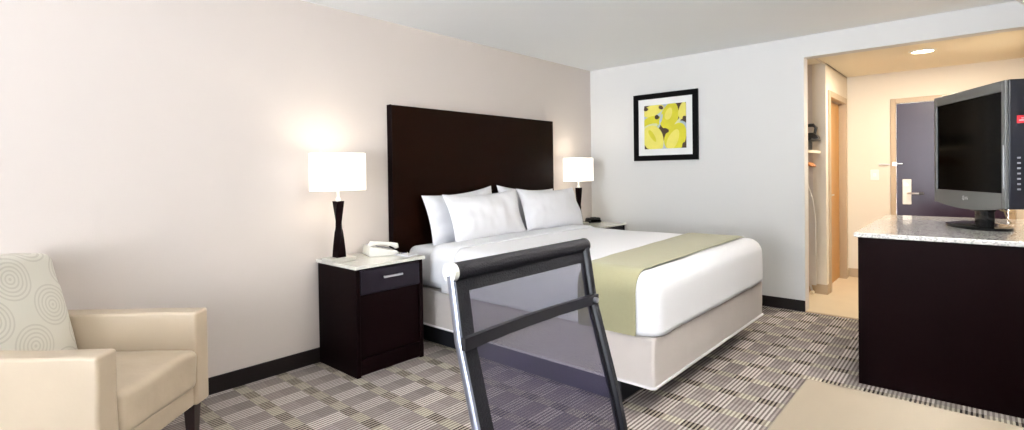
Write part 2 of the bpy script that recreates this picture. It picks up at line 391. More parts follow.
# hall light switch, downlight
t = thing('light_switch', 'small white switch plate on hall wall beside entry door', 'light switch', (HX, EY1+.2, 1.20))
b = B(); box(b, -.006, -.0005, -.04, .04, -.06, .06, .003, 2); obj('plate', b, M_WHPL, t)
b = B(); box(b, -.013, -.005, -.012, .012, -.02, .02, .002, 1); obj('rocker', b, M_WHITE, t)
DLX, DLY = 6.10, .36
t = thing('downlight', 'round recessed downlight glowing in the hall ceiling', 'ceiling light', (DLX, DLY, HZ))
b = B()
ro = [b.verts.new((.105*math.cos(2*PI*k/40), .105*math.sin(2*PI*k/40), -.001)) for k in range(40)]
ri = [b.verts.new((.082*math.cos(2*PI*k/40), .082*math.sin(2*PI*k/40), -.012)) for k in range(40)]
rj = [b.verts.new((.08*math.cos(2*PI*k/40), .08*math.sin(2*PI*k/40), -.001)) for k in range(40)]
for k in range(40):
    b.faces.new((ro[k], ro[(k+1) % 40], ri[(k+1) % 40], ri[k])); b.faces.new((ri[k], ri[(k+1) % 40], rj[(k+1) % 40], rj[k]))
obj('trim_ring', b, M_WHPL, t, True)
b = B(); cyl(b, (0, 0, -.006), .079, .005, 40); obj('lens', b, M_DLIGHT, t)
light('downlight_bulb', 'AREA', (DLX, DLY, HZ-.02), (0, 0, 0), 18, (1, .89, .73), .15)

# ------------------------------------------------------------------ closet contents
SHX = (NX0+.002, NX1-.002)
b = B()
for k in range(9): tube(b, [(SHX[0], 1.19+k*.055, 1.455), (SHX[1], 1.19+k*.055, 1.455)], .005, 8)
for k in range(5): tube(b, [(SHX[0]+.08+k*.135, 1.185, 1.449), (SHX[0]+.08+k*.135, 1.64, 1.449)], .004, 8)
box(b, SHX[0], SHX[1], 1.178, 1.188, 1.437, 1.463, .002, 1)
o = obj('closet_shelf', b, M_WIRE); tag(o, 'pale wire shelf across the open closet in the hall', 'shelf')
b = B(); tube(b, [(SHX[0], 1.42, 1.40), (SHX[1], 1.42, 1.40)], .012, 16); o = obj('closet_rod', b, M_STEEL, None, True)
tag(o, 'metal hanging rod under the closet shelf', 'rod')
def hanger(x, lab):
    t = thing('clothes_hanger', lab, 'hanger', (x, 1.42, 0), 0, 'hangers on the closet rod')
    b = B(); pts = [(0, -.215, 1.305), (0, -.19, 1.325), (0, -.1, 1.348), (0, 0, 1.362), (0, .1, 1.348), (0, .19, 1.325), (0, .215, 1.305)]
    tube(b, pts, [.010, .016, .017, .016, .017, .016, .010], 12); tube(b, [(0, -.18, 1.318), (0, .18, 1.318)], .006, 8)
    obj('shoulder', b, M_HANGER, t, True)
    b = B(); tube(b, [(0, 0, 1.365), (0, 0, 1.378), (0, .012, 1.386), (0, .0135, 1.4), (0, .009, 1.411), (0, 0, 1.4145), (0, -.009, 1.411), (0, -.0135, 1.4)], .0022, 8); obj('hook', b, M_STEEL, t, True)
    return t
h0 = hanger(5.82, 'orange wooden hanger, the one nearest the room on the closet rod')
for x, l in ((5.90, 'orange wooden hanger in the middle of the closet rod'), (5.97, 'orange wooden hanger, the one farthest along the closet rod')):
    dup(h0, (x, 1.42, 0), 0, l)
# dark case on shelf with iron
b = B(); box(b, 5.62, 5.98, 1.235, 1.5, 1.4635, 1.56, .01, 2); box(b, 5.60, 6.0, 1.165, 1.52, 1.5605, 1.576, .004, 1)
o = obj('storage_case', b, M_BLACK); tag(o, 'dark lidded case standing on the closet shelf', 'storage case')
t = thing('clothes_iron', 'black iron standing on top of the dark closet case', 'iron', (5.80, 1.24, 1.5765), math.radians(90))
b = B()
def iron_ring(z, s, nose): return [b.verts.new((s*x*nose if x > 0 else s*x, s*y, z)) for x, y in [(.13, 0), (.09, .03), (.03, .05), (-.05, .055), (-.1, .05), (-.1, -.05), (-.05, -.055), (.03, -.05), (.09, -.03)]]
R = [iron_ring(z, s, 1) for z, s in ((0, 1), (.012, 1), (.03, .9), (.06, .55))]
for i in range(3):
    for k in range(9): b.faces.new((R[i][k], R[i][(k+1) % 9], R[i+1][(k+1) % 9], R[i+1][k]))
b.faces.new(R[0][::-1]); b.faces.new(R[3]); obj('body', b, M_BLACK, t, True)
b = B(); tube(b, [(.04, 0, .05), (.055, 0, .10), (.03, 0, .135), (-.05, 0, .135), (-.075, 0, .11), (-.06, 0, .04)], [.013, .014, .018, .018, .014, .013], 12); obj('handle', b, M_BLACK, t, True)
# ironing board standing against closet end wall
t = thing('ironing_board', 'pale grey ironing board standing on end inside the hall closet', 'ironing board', (5.98, 1.40, 0))
b = B(); prof = []
for (yy, zz) in [(-.19, .10), (-.19, .75), (-.165, .98), (-.12, 1.13), (-.06, 1.235), (-.02, 1.26), (.02, 1.26), (.06, 1.235), (.12, 1.13), (.165, .98), (.19, .75), (.19, .10)]: prof.append((yy, zz))
fa = [b.verts.new((-.012, y, z)) for y, z in prof]; fb = [b.verts.new((.012, y, z)) for y, z in prof]
b.faces.new(fa); b.faces.new(fb[::-1])
for k in range(len(prof)): b.faces.new((fa[k], fa[(k+1) % len(prof)], fb[(k+1) % len(prof)], fb[k]))
obj('padded_board', b, M_BOARD, t)
for s in (-1, 1):
    b = B(); tube(b, [(.03, s*.12, .95), (.035, -s*.02, .5), (.03, -s*.15, .02)], .010, 10); obj('leg', b, M_STEEL, t, True)
    b = B(); tube(b, [(-.02, s*.15, .018), (.045, s*.15, .018)], .018, 12); obj('rubber_foot', b, M_WIRE, t, True)

# ------------------------------------------------------------------ headboard and bed
t = thing('headboard', 'tall dark espresso wood headboard fixed to the beige wall', 'headboard', (3.38, 3.36, 0))
b = B(); box(b, -1.015, 1.025, -.026, .03, .12, 1.822, .004, 2); obj('panel', b, M_ESPH, t)
b = B(); box(b, -1.019, -1.0152, -.028, .03, .12, 1.824, .001, 1); obj('edge_strip', b, M_ESP, t)

BX0, BX1, BY0, BY1 = 2.46, 4.29, 1.235, 3.325
t = thing('bed', 'king bed base with taupe upholstered box and white sheeted mattress', 'bed', (3.37, 2.3, 0))
ox, oy = 3.37, 2.3
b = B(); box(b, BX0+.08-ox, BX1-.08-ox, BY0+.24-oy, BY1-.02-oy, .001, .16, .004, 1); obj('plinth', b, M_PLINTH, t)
def skf(p):
    q = p.copy(); q.x += .004*noise.noise(Vector((p.y*5, p.z*7, 1)))*(1 if abs(p.x) > .8 else 0); q.y += .005*noise.noise(Vector((p.x*5, p.z*7, 4)))*(1 if p.y < -.9 else 0); return q
b = B(); rbox(b, BX0-ox, BX1-ox, BY0-oy, BY1-oy, .158, .425, .018, (24, 24, 6), fn=skf); obj('box_spring', b, M_SKIRT, t, True)
b = B(); c_ = [(BX0-ox-.002, BY1-oy), (BX0-ox-.002, BY0-oy+.01), (BX0-ox+.01, BY0-oy-.002), (BX1-ox-.01, BY0-oy-.002), (BX1-ox+.002, BY0-oy+.01), (BX1-ox+.002, BY1-oy)]
tube(b, [(x, y, .164) for x, y in c_], .0075, 8); obj('piping', b, M_PIPING, t, True)
b = B(); rbox(b, BX0+.015-ox, BX1-.015-ox, BY0+.02-oy, BY1-oy, .43, .728, .06, (14, 14, 5)); obj('mattress', b, M_SHEET, t, True)

DR = .105
def duv(p):
    q = p.copy()
    n1 = noise.noise(Vector((p.x*2.2, p.y*2.2, p.z*3)))*.008 + noise.noise(Vector((p.x*7, p.y*7, p.z*7)))*.002
    top = max(0, min(1, (p.z-.5)/.2))
    q.z += n1*top
    if p.z < .70:
        k = (.70-p.z)/.28
        q.x += (1 if p.x > ox else -1)*(.006*noise.noise(Vector((p.y*6, p.z*2, 0)))-.004)*k
        if p.y < BY0+.15: q.y += (.010*noise.noise(Vector((p.x*5, p.z*2, 3)))-.004)*k
    return q
b = B(); rbox(b, BX0-.018, BX1+.022, BY0-.018, 2.98, .431-DR-.002, .752, DR, (40, 40, 8), fn=duv)
bmesh.ops.bisect_plane(b, geom=list(b.verts)+list(b.edges)+list(b.faces), plane_co=(0, 0, .4315), plane_no=(0, 0, 1), clear_inner=True)
bmesh.ops.bisect_plane(b, geom=list(b.verts)+list(b.edges)+list(b.faces), plane_co=(0, 2.88, 0), plane_no=(0, 1, 0), clear_outer=True)
o = obj('duvet', b, M_LINEN, None, True); tag(o, 'smooth white duvet covering the king bed', 'duvet')
md = o.modifiers.new('thickness', 'SOLIDIFY'); md.thickness = .014; md.offset = -1
# folded sheet band near the pillows
b = B()
def strip(bm, y0, y1, off, zbot0, zbot1, thick, ny=8, wob=.002, xs0=BX0-.018, xs1=BX1+.022, ztop=.752, rad=DR):
    """a cloth band laid across the bed and hanging down both sides"""
    prof = []
    n = 7
    zb = zbot0
    for k in range(6): prof.append((xs0-off, zb+(ztop-rad-zb)*k/6))
    for k in range(n+1):
        a = PI-PI/2*k/n; prof.append((xs0+rad+(rad+off)*math.cos(a), ztop-rad+(rad+off)*math.sin(a)))
    for k in range(1, 24): prof.append((xs0+rad+(xs1-xs0-2*rad)*k/24, ztop+off))
    for k in range(n+1):
        a = PI/2-PI/2*k/n; prof.append((xs1-rad+(rad+off)*math.cos(a), ztop-rad+(rad+off)*math.sin(a)))
    for k in range(1, 7): prof.append((xs1+off, (ztop-rad)+(zbot1-(ztop-rad))*k/6))
    outer = []; inner = []
    cxm = (xs0+xs1)/2
    for j in range(ny+1):
        y = y0+(y1-y0)*j/ny; ro_ = []; ri_ = []
        for i, (x, z) in enumerate(prof):
            w_ = wob*noise.noise(Vector((x*6, y*6, z*6)))*2
            # normal estimate
            a0 = prof[max(i-1, 0)]; a1 = prof[min(i+1, len(prof)-1)]
            tx, tz = a1[0]-a0[0], a1[1]-a0[1]; L = math.hypot(tx, tz); nx, nz = -tz/L, tx/L
            edge = thick*(.35 if j in (0, ny) else 1)
            yy = y+.004*noise.noise(Vector((x*3, j, 0)))*(1 if j in (0, ny) else 0)
            ro_.append(bm.verts.new((x+nx*(edge+w_), yy, z+nz*(edge+w_)))); ri_.append(bm.verts.new((x, yy, z)))
        outer.append(ro_); inner.append(ri_)
    m_ = len(prof)
    for j in range(ny):
        for i in range(m_-1):
            bm.faces.new((outer[j][i], outer[j][i+1], outer[j+1][i+1], outer[j+1][i])); bm.faces.new((inner[j][i], inner[j+1][i], inner[j+1][i+1], inner[j][i+1]))
        bm.faces.new((outer[j][0], outer[j+1][0], inner[j+1][0], inner[j][0])); bm.faces.new((outer[j][-1], inner[j][-1], inner[j+1][-1], outer[j+1][-1]))
    for j in (0, ny):
        for i in range(m_-1): bm.faces.new((outer[j][i], inner[j][i], inner[j][i+1], outer[j][i+1]))
strip(b, 2.74, 2.99, .002, .50, .50, .016, 8, .002)
o = obj('folded_sheet', b, M_SHEET, None, True); tag(o, 'white sheet edge folded back over the duvet near the pillows', 'sheet')
b = B(); strip(b, 1.355, 1.80, .010, .428, .5, .006, 10, .0015)
for v in b.verts:
    f_ = max(0, min(1, (4.31-v.co.x)/1.87)); v.co.y -= f_*(.035+.085*max(0, min(1, (v.co.y-1.355)/.445)))
o = obj('bed_runner', b, M_RUN, None, True); tag(o, 'sage green bed runner laid across the foot of the bed', 'bed runner')

def pillow_mesh(w_, h_, t_, seed, flange=True):
    bm = B(); nx, ny = 36, 24; top = []; bot = []
    for j in range(ny+1):
        rt_ = []; rb_ = []
        for i in range(nx+1):
            a = -1+2*i/nx; c = -1+2*j/ny
            a_ = math.copysign(abs(a)**.9, a)
            x = a*w_/2*(1-.06*(1-c*c)); z = c*h_/2*(1-.15*(1-a*a)*(1 if c > 0 else .35))
            th = max(0, (1-abs(a)**3.2)*(1-abs(c)**2.6))**.62*t_/2
            nn = noise.noise(Vector((x*5+seed*3.1, z*5, seed)))*.026+noise.noise(Vector((x*13+seed, z*11, seed*2)))*.010
            # gathered end towards -x
            e = max(0, (-a-.62)/.38)
            nn += .018*math.sin(c*9+seed)*e*(1-abs(a)**8)
            k = min(1, th/.02)
            rt_.append(bm.verts.new((x, -th-nn*k-.002, z))); rb_.append(bm.verts.new((x, th*.8+.002, z)))
        top.append(rt_); bot.append(rb_)
    for j in range(ny):
        for i in range(nx):
            bm.faces.new((top[j][i], top[j][i+1], top[j+1][i+1], top[j+1][i])); bm.faces.new((bot[j][i], bot[j+1][i], bot[j+1][i+1], bot[j][i+1]))
    for i in range(nx):
        bm.faces.new((top[0][i], bot[0][i], bot[0][i+1], top[0][i+1])); bm.faces.new((top[ny][i], top[ny][i+1], bot[ny][i+1], bot[ny][i]))
    for j in range(ny):
        bm.faces.new((top[j][0], top[j+1][0], bot[j+1][0], bot[j][0])); bm.faces.new((top[j][nx], bot[j][nx], bot[j+1][nx], top[j+1][nx]))
    return bm
def pillow(x, y, z, w_, h_, t_, tilt, yaw, roll, seed, label):
    o = obj('pillow', pillow_mesh(w_, h_, t_, seed), M_LINEN, None, True)
    o.rotation_euler = Euler((math.radians(-tilt), math.radians(roll), math.radians(yaw)), 'XYZ')
    o.location = (x, y, z); tag(o, label, 'pillow', 'white bed pillows'); return o
pillow(2.985, 3.205, .942, .79, .42, .15, 14, 0, -4, 1, 'white pillow leaning on the headboard, left one of the back pair')
pillow(3.845, 3.205, .942, .84, .42, .15, 14, 0, 4, 2, 'white pillow leaning on the headboard, right one of the back pair')
pillow(3.075, 3.02, .945, .87, .40, .17, 20, 2, -1, 3, 'white pillow at the front, left one, nearest the telephone nightstand')
pillow(3.95, 3.02, .945, .86, .405, .17, 20, -1, 1, 4, 'white pillow at the front, right one, nearest the far lamp')

# ------------------------------------------------------------------ nightstands
def nightstand(label):
    W, D, Hh = .53, .475, .69
    t = thing('nightstand', label, 'nightstand', (1.772, 2.905, 0), 0, 'nightstands beside the bed')
    b = B()
    box(b, 0, .03, 0, D, .0, Hh, .003, 1); box(b, W-.03, W, 0, D, .0, Hh, .003, 1)
    box(b, .03, W-.03, D-.015, D, .03, Hh); box(b, .03, W-.03, .02, .036, .112, .50); box(b, .03, W-.03, .012, D-.015, .09, .112)
    box(b, .03, W-.03, .004, .024, 0.012, .112, .002, 1); box(b, .03, W-.03, .012, D-.015, .50, .518); box(b, .03, W-.03, .01, D-.015, Hh-.02, Hh)
    obj('body', b, M_ESP, t)
    b = B(); box(b, .033, W-.033, -.004, .018, .522, Hh-.012, .003, 1); box(b, .04, W-.04, .018, D-.04, .53, .64)
    dr = obj('drawer', b, M_ESPD, t)
    b = B(); box(b, W/2-.075, W/2+.075, -.032, -.022, .612, .626, .002, 1)
    for s in (-1, 1): box(b, W/2+s*.06-.005, W/2+s*.06+.005, -.024, -.004, .615, .623)
    obj('handle', b, M_STEEL, dr)
    b = B(); box(b, -.012, W+.012, -.014, D+.006, Hh, Hh+.022, .004, 2); obj('stone_top', b, M_STONE, t)
    return t
ns = nightstand('dark espresso nightstand with the telephone, between armchair and bed')
dup(ns, (4.60, 2.905, 0), 0, 'dark espresso nightstand in the room corner, mostly hidden behind the bed')
NZ = .7125

# ------------------------------------------------------------------ table lamps
def lamp(loc, rz, label):
    t = thing('table_lamp', label, 'lamp', loc, rz, 'lamps on the nightstands')
    b = B(); box(b, -.088, .088, -.07, .07, 0, .026, .004, 2); obj('base', b, mat('lamp_base_metal', (196, 193, 184), .45, metal=.25), t)
    b = B(); rings = []
    N = 22
    for k in range(N+1):
        f_ = k/N; s = .0185+.0095*abs(2*f_-1.06)**1.2; a = math.radians(45)+math.radians(95)*f_
        if f_ < .5: s *= 1.12
        rings.append([b.verts.new((s*1.42*math.cos(a+PI/2*q), s*1.42*math.sin(a+PI/2*q), .026+.375*f_)) for q in range(4)])
    for k in range(N):
        for q in range(4): b.faces.new((rings[k][q], rings[k][(q+1) % 4], rings[k+1][(q+1) % 4], rings[k+1][q]))
    b.faces.new(rings[0][::-1]); b.faces.new(rings[-1]); obj('twisted_column', b, M_ESP, t, False)
    b = B(); cyl(b, (0, 0, .39), .008, .17, 16); cyl(b, (0, 0, .392), .016, .03, 16); obj('stem', b, M_WHPL, t, True)
    b = B()
    for (z0, z1) in ((.472, .722),):
        hw, hd = .157, .088; th = .004
        for (x0, x1, y0, y1) in ((-hw, hw, -hd, -hd+th), (-hw, hw, hd-th, hd), (-hw, -hw+th, -hd, hd), (hw-th, hw, -hd, hd)): box(b, x0, x1, y0, y1, z0, z1)
    sh = obj('lamp_shade', b, M_SHADE, t)
    b = B()
    for z in (.50,):
        tube(b, [(-.155, 0, z), (.155, 0, z)], .0025, 6); tube(b, [(0, -.086, z), (0, .086, z)], .0025, 6)
    obj('spider', b, M_STEEL, sh)
    b = B(); bmesh.ops.create_uvsphere(b, u_segments=16, v_segments=10, radius=.028, matrix=Matrix.Translation((0, 0, .59))); obj('bulb', b, M_WHPL, t, True)
    return t
L1 = lamp((1.825, 3.19, NZ), 0, 'lit table lamp with box shade beside the white telephone')
L2 = dup(L1, (4.67, 3.20, NZ), 0, 'lit table lamp with box shade in the far corner by the black clock')
for (x, y) in ((1.825, 3.19), (4.67, 3.20)):
    light('lamp_bulb', 'POINT', (x, y, NZ+.62), (0, 0, 0), 1.2, (1, .93, .82), .05)

# ------------------------------------------------------------------ telephone, notepad, clock
t = thing('telephone', 'white corded desk telephone on the near nightstand', 'telephone', (2.17, 3.22, NZ), math.radians(72))
t.scale = (1.08, 1.08, 1.08)
b = B(); pr = [(-.095, -.10, 0), (.095, -.10, 0), (.095, .10, 0), (-.095, .10, 0)]
z1 = {-.10: .022, .10: .065}
lo = [b.verts.new(p) for p in pr]; hi = [b.verts.new((x*.94, y*.94, z1[y])) for x, y, z in pr]
b.faces.new(lo[::-1]); b.faces.new(hi)
for k in range(4): b.faces.new((lo[k], lo[(k+1) % 4], hi[(k+1) % 4], hi[k]))
bmesh.ops.bevel(b, geom=list(b.edges), offset=.006, segments=2, affect='EDGES'); obj('phone_body', b, M_WHPL, t, True)
b = B(); tube(b, [(-.06, -.092, .040), (-.06, -.088, .056), (-.06, -.055, .068), (-.06, .0, .078), (-.06, .045, .083), (-.06, .08, .080), (-.06, .09, .066)], [.014, .019, .014, .011, .014, .020, .015], 14); obj('handset', b, M_WHPL, t, True)
for r_ in range(4):
    for c__ in range(3):
        yy = -.07+r_*.026; zz = .022+(yy+.1)/.2*.043+.0035
        b = B(); box(b, .0+c__*.024, .015+c__*.024, yy, yy+.014, zz-.004, zz+.003, .001, 1); obj('key', b, M_KEYS, t)
b = B(); box(b, .0, .075, .045, .08, .055, .064, .001, 1); obj('display_card', b, M_WHITE, t)
b = B(); pts = []
for k in range(90):
    a = k*.9; x = -.115-.03*math.sin(k/89*PI); pts.append((x+.006*math.cos(a), -.10+.16*k/89, .008+.006*math.sin(a)))
tube(b, pts, .0018, 6); obj('coiled_cord', b, M_WHPL, t, True)
b = B(); box(b, .04, .085, -.104, -.098, .006, .016); obj('violet_label', b, M_BLUE, t)['label'] = 'violet label strip'
t = thing('notepad', 'white notepad with violet heading beside the telephone', 'notepad', (2.245, 3.02, NZ), math.radians(12))
b = B(); box(b, -.05, .05, -.07, .07, 0, .007, .001, 1); obj('paper_block', b, M_WHITE, t)
b = B(); box(b, -.048, .048, .048, .068, .0068, .0078); obj('heading', b, M_BLUE, t)
t = thing('pen', 'slim pen lying on the white notepad', 'pen', (2.245, 3.00, NZ+.012), math.radians(55))
b = B(); tube(b, [(-.065, 0, 0), (.055, 0, 0), (.068, 0, 0)], [.004, .004, .001], 10); obj('barrel', b, M_WHPL, t, True)
b = B(); tube(b, [(-.04, 0, .0045), (-.066, 0, .0045)], .0012, 8); obj('clip', b, M_STEEL, t, True)
t = thing('alarm_clock', 'small black alarm clock on the far corner nightstand', 'clock', (4.95, 3.20, NZ), math.radians(-25))
b = B(); rbox(b, -.085, .085, -.05, .05, 0, .058, .02, (6, 4, 3), fn=lambda p: Vector((p.x, p.y+(.018 if p.z > .03 else 0)*(1 if p.y < 0 else -.3), p.z))); obj('case', b, M_BLACK, t, True)
b = B(); box(b, -.06, .06, -.053, -.045, .014, .034, .001, 1); obj('display', b, M_SCREEN, t)
b = B(); box(b, -.03, .03, -.015, .015, .056, .063, .003, 2); obj('snooze_bar', b, M_GLOSSBLK, t)

# ------------------------------------------------------------------ picture
t = thing('framed_picture', 'black framed print of yellow leaf shapes on the white wall', 'picture', (XR, 2.457, 1.754))
hw, hh = .360, .360
b = B(); fw_ = .056
for (y0, y1, z0, z1) in ((-hw, hw, hh-fw_, hh), (-hw, hw, -hh, -hh+fw_), (-hw, -hw+fw_, -hh+fw_, hh-fw_), (hw-fw_, hw, -hh+fw_, hh-fw_)): box(b, -.030, -.002, y0, y1, z0, z1, .002, 1)
obj('frame', b, M_FRAME, t)
b = B(); box(b, -.016, -.004, -hw+.05, hw-.05, -hh+.05, hh-.05); obj('mat_board', b, M_MATB, t)
AM = [mat('print_dark_brown', (70, 52, 30), .6), mat('print_lime', (212, 204, 44), .6, var=.15, vscale=14), mat('print_lemon', (228, 218, 104), .6, var=.1, vscale=12),
      mat('print_pale', (214, 216, 172), .6), mat('print_blue_grey', (176, 192, 206), .6), mat('print_vein', (188, 186, 40), .6)]
b = B(); AS = .470
def aq(u_, v_, d): return Vector((-.0165-d, AS/2-u_*AS, AS/2-v_*AS))   # u to the right (towards -Y), v down
vs = [b.verts.new(aq(*p, .0)) for p in ((0, 0), (1, 0), (1, 1), (0, 1))]; b.faces.new(vs)
def blob(cu, cv, ru, rv, rot, mi, lvl, pinch=.15, seg=36):
    pts = []
    for k in range(seg):
        a = 2*PI*k/seg; x = ru*math.cos(a); y = rv*math.sin(a)*(1-pinch*math.cos(a)); c, s = math.cos(rot), math.sin(rot)
        pts.append((min(1, max(0, cu+x*c-y*s)), min(1, max(0, cv+x*s+y*c))))
    v_ = [b.verts.new(aq(*p, .0004*lvl)) for p in pts]
    fc = b.faces.new(v_); fc.material_index = mi
blob(.12, .35, .30, .26, .5, 4, 1); blob(.48, .12, .2, .16, 0, 4, 2); blob(.9, .6, .16, .2, 0, 4, 3); blob(.6, .93, .25, .12, 0, 4, 4)
blob(.22, .12, .27, .13, -.25, 2, 5); blob(.18, .40, .25, .15, -.35, 1, 6); blob(.14, .50, .2, .07, -.3, 3, 7)
blob(.22, .78, .33, .25, 1.1, 2, 8); blob(.20, .70, .16, .05, 1.0, 1, 9)
blob(.62, .27, .31, .21, -1.25, 1, 10); blob(.80, .44, .17, .035, -.9, 3, 11); blob(.93, .18, .19, .10, -1.4, 2, 12)
blob(.76, .75, .33, .24, -1.1, 1, 13); blob(.70, .80, .24, .12, -1.1, 2, 14); blob(.60, .22, .14, .08, -1.2, 2, 15)
blob(.42, .32, .03, .11, .3, 4, 16); blob(.32, .28, .055, .05, .3, 0, 17); blob(.52, .60, .085, .06, .1, 0, 18); blob(.97, .36, .05, .06, 0, 0, 19); blob(.05, .08, .06, .04, 0, 0, 20); blob(.42, .07, .06, .04, .5, 0, 21); blob(.97, .95, .06, .07, 0, 0, 22)
obj('print', b, AM, t)

# ------------------------------------------------------------------ dresser and television
DX, DXE, DYF, DYB, DH = 3.685, 5.16, .524, -.335, .875
t = thing('dresser', 'long espresso dresser with granite top carrying the television', 'dresser', (DX, DYF, 0))
Ld, Dd = DXE-DX, DYF-DYB
b = B(); box(b, 0, .03, -Dd, 0, 0, DH, .003, 1); box(b, Ld-.03, Ld, -Dd, 0, 0, DH, .003, 1); box(b, .03, Ld-.03, -Dd, -.03, .06, DH); box(b, .03, Ld-.03, -Dd+.02, -.06, 0, .06)
obj('carcass', b, M_ESP, t)
b = B(); box(b, -.004, .0, -.05, -.045, .0, DH); box(b, -.0035, .0, -Dd, 0, .0, DH, 0); obj('end_panel', b, M_ESP, t)
for r_ in range(3):
    for c__ in range(2):
        x0 = .035+c__*(Ld-.06)/2; x1 = x0+(Ld-.08)/2; z0 = .08+r_*.262; z1_ = z0+.252
        b = B(); box(b, x0, x1, -.03, -.008, z0, z1_, .003, 1); d_ = obj('drawer', b, M_ESP, t)
        b = B(); box(b, (x0+x1)/2-.075, (x0+x1)/2+.075, .018, .028, (z0+z1_)/2-.006, (z0+z1_)/2+.006, .002, 1)
        for s in (-1, 1): box(b, (x0+x1)/2+s*.06-.004, (x0+x1)/2+s*.06+.004, -.008, .02, (z0+z1_)/2-.004, (z0+z1_)/2+.004)
        obj('handle', b, M_STEEL, d_)
b = B(); box(b, -.018, Ld+.018, -Dd-.005, .02, DH, DH+.027, .005, 2); obj('granite_top', b, M_GRAN, t)
b = B(); cyl(b, (-.008, -.74, .33), .016, .008, 20, axis='X'); obj('cable_grommet', b, M_BEZEL, t, True)
DTZ = DH+.0275

# television: local frame x = screen width (right as seen by viewer), y = out of the screen, z up
PL = Vector((4.806, .192, 0)); PR = Vector((4.134, -.128, 0)); cen = (PL+PR)/2
wv = (PR-PL).normalized(); ang = math.atan2(wv.y, wv.x)
t = thing('television', 'flat black television swivelled on its stand on the granite dresser top', 'television', (cen.x, cen.y, DTZ), ang)
hwS = .3725; zS0, zS1 = 1.127-DTZ, 1.716-DTZ                 # screen opening
hwB = hwS+.036; zB0, zB1 = zS0-.088, zS1+.062
# local +y must point to the viewer: front normal
fy = Vector((-math.sin(ang), math.cos(ang), 0)); sgn = 1 if fy.dot(Vector((-cen.x, -cen.y, 0))) > 0 else -1
def Y_(v): return v*sgn
def ybox(bm, x0, x1, y0, y1, z0, z1, bev=0, seg=2):
    a_, c_ = sorted((Y_(y0), Y_(y1))); return box(bm, x0, x1, a_, c_, z0, z1, bev, seg)
hwL = hwS+.030
b = B()
for (x0, x1, z0, z1_) in ((-hwL, -hwS, zB0, zB1), (hwS, hwB, zB0, zB1), (-hwS, hwS, zS1, zB1)): ybox(b, x0, x1, .0, .018, z0, z1_, .004, 2)
# bottom bezel with curved lower lip
N = 20; fr = []; bk = []
for k in range(N+1):
    x = -hwS+2*hwS*k/N; zl = zB0-.028*(1-(x/hwS)**2)
    fr.append((b.verts.new((x, Y_(.018), zS0)), b.verts.new((x, Y_(.018), zl)))); bk.append((b.verts.new((x, Y_(-.01), zS0)), b.verts.new((x, Y_(-.01), zl))))
for k in range(N):
    b.faces.new((fr[k][0], fr[k+1][0], fr[k+1][1], fr[k][1])); b.faces.new((bk[k][0], bk[k][1], bk[k+1][1], bk[k+1][0]))
    b.faces.new((fr[k][1], fr[k+1][1], bk[k+1][1], bk[k][1])); b.faces.new((fr[k][0], bk[k][0], bk[k+1][0], fr[k+1][0]))
obj('bezel', b, M_BEZEL, t)
b = B(); ybox(b, -hwS-.002, hwS+.002, .002, .008, zS0-.002, zS1+.002); obj('screen', b, M_SCREEN, t)
b = B(); ybox(b, -hwL-.002, hwB+.002, -.095, .001, zB0-.002, zB1+.002, .008, 3); ybox(b, -hwB+.10, hwB-.10, -.125, -.09, zB0+.06, zB1-.10, .015, 3); sh = obj('shell', b, M_TVBACK, t, True)
b = B(); ybox(b, hwS+.018, hwS+.024, .018, .0195, zS0+.03, zS0+.28); obj('chrome_trim', b, M_CHROME, t)
b = B(); ybox(b, hwB+.0015, hwB+.0035, -.085, -.035, zB1-.25, zB1-.205); st = obj('sticker', b, M_RED, sh)
b = B(); ybox(b, hwB+.0034, hwB+.0040, -.08, -.045, zB1-.236, zB1-.230); ybox(b, hwB+.0034, hwB+.0040, -.08, -.055, zB1-.223, zB1-.219)
obj('sticker_print', b, M_WHITE, t)
for k in range(7):
    b = B(); ybox(b, hwB+.0015, hwB+.006, -.052, -.036, zS0+.02+k*.030, zS0+.030+k*.030, .0015, 1); obj('button', b, M_KEYS, t)
# maker's mark on the bottom bezel: round badge and two letters
b = B()
for k in range(24):
    a0, a1 = 2*PI*k/24, 2*PI*(k+1)/24
    q = [b.verts.new((-.022+r_*math.cos(a), Y_(.0189), zS0-.045+r_*math.sin(a))) for r_, a in ((.014, a0), (.014, a1), (.011, a1), (.011, a0))]; b.faces.new(q)
ybox(b, -.0235, -.0215, .0182, .0190, zS0-.053, zS0-.038); ybox(b, -.0235, -.016, .0182, .0190, zS0-.053, zS0-.051)
obj('round_badge', b, M_WHITE, t)
def text(s, size, name, m, parent, mtx):
    cu = bpy.data.curves.new(name, 'FONT'); cu.body = s; cu.size = size; cu.extrude = .0003; cu.align_x = 'CENTER'; cu.align_y = 'CENTER'
    to = bpy.data.objects.new(name, cu); COL.objects.link(to); bpy.context.view_layer.update()
    me = bpy.data.meshes.new_from_object(to); bpy.data.objects.remove(to, do_unlink=True); me.transform(mtx); me.materials.append(m)
    o = bpy.data.objects.new(name, me); COL.objects.link(o); o.parent = parent; return o
# letters stand upright facing the viewer (text X -> local viewer's right)
rx = Matrix(((1, 0, 0, .014), (0, 0, Y_(1), Y_(.0189)), (0, 1, 0, zS0-.045), (0, 0, 0, 1)))
text('LG', .025, 'badge_letters', M_WHITE, t, rx)
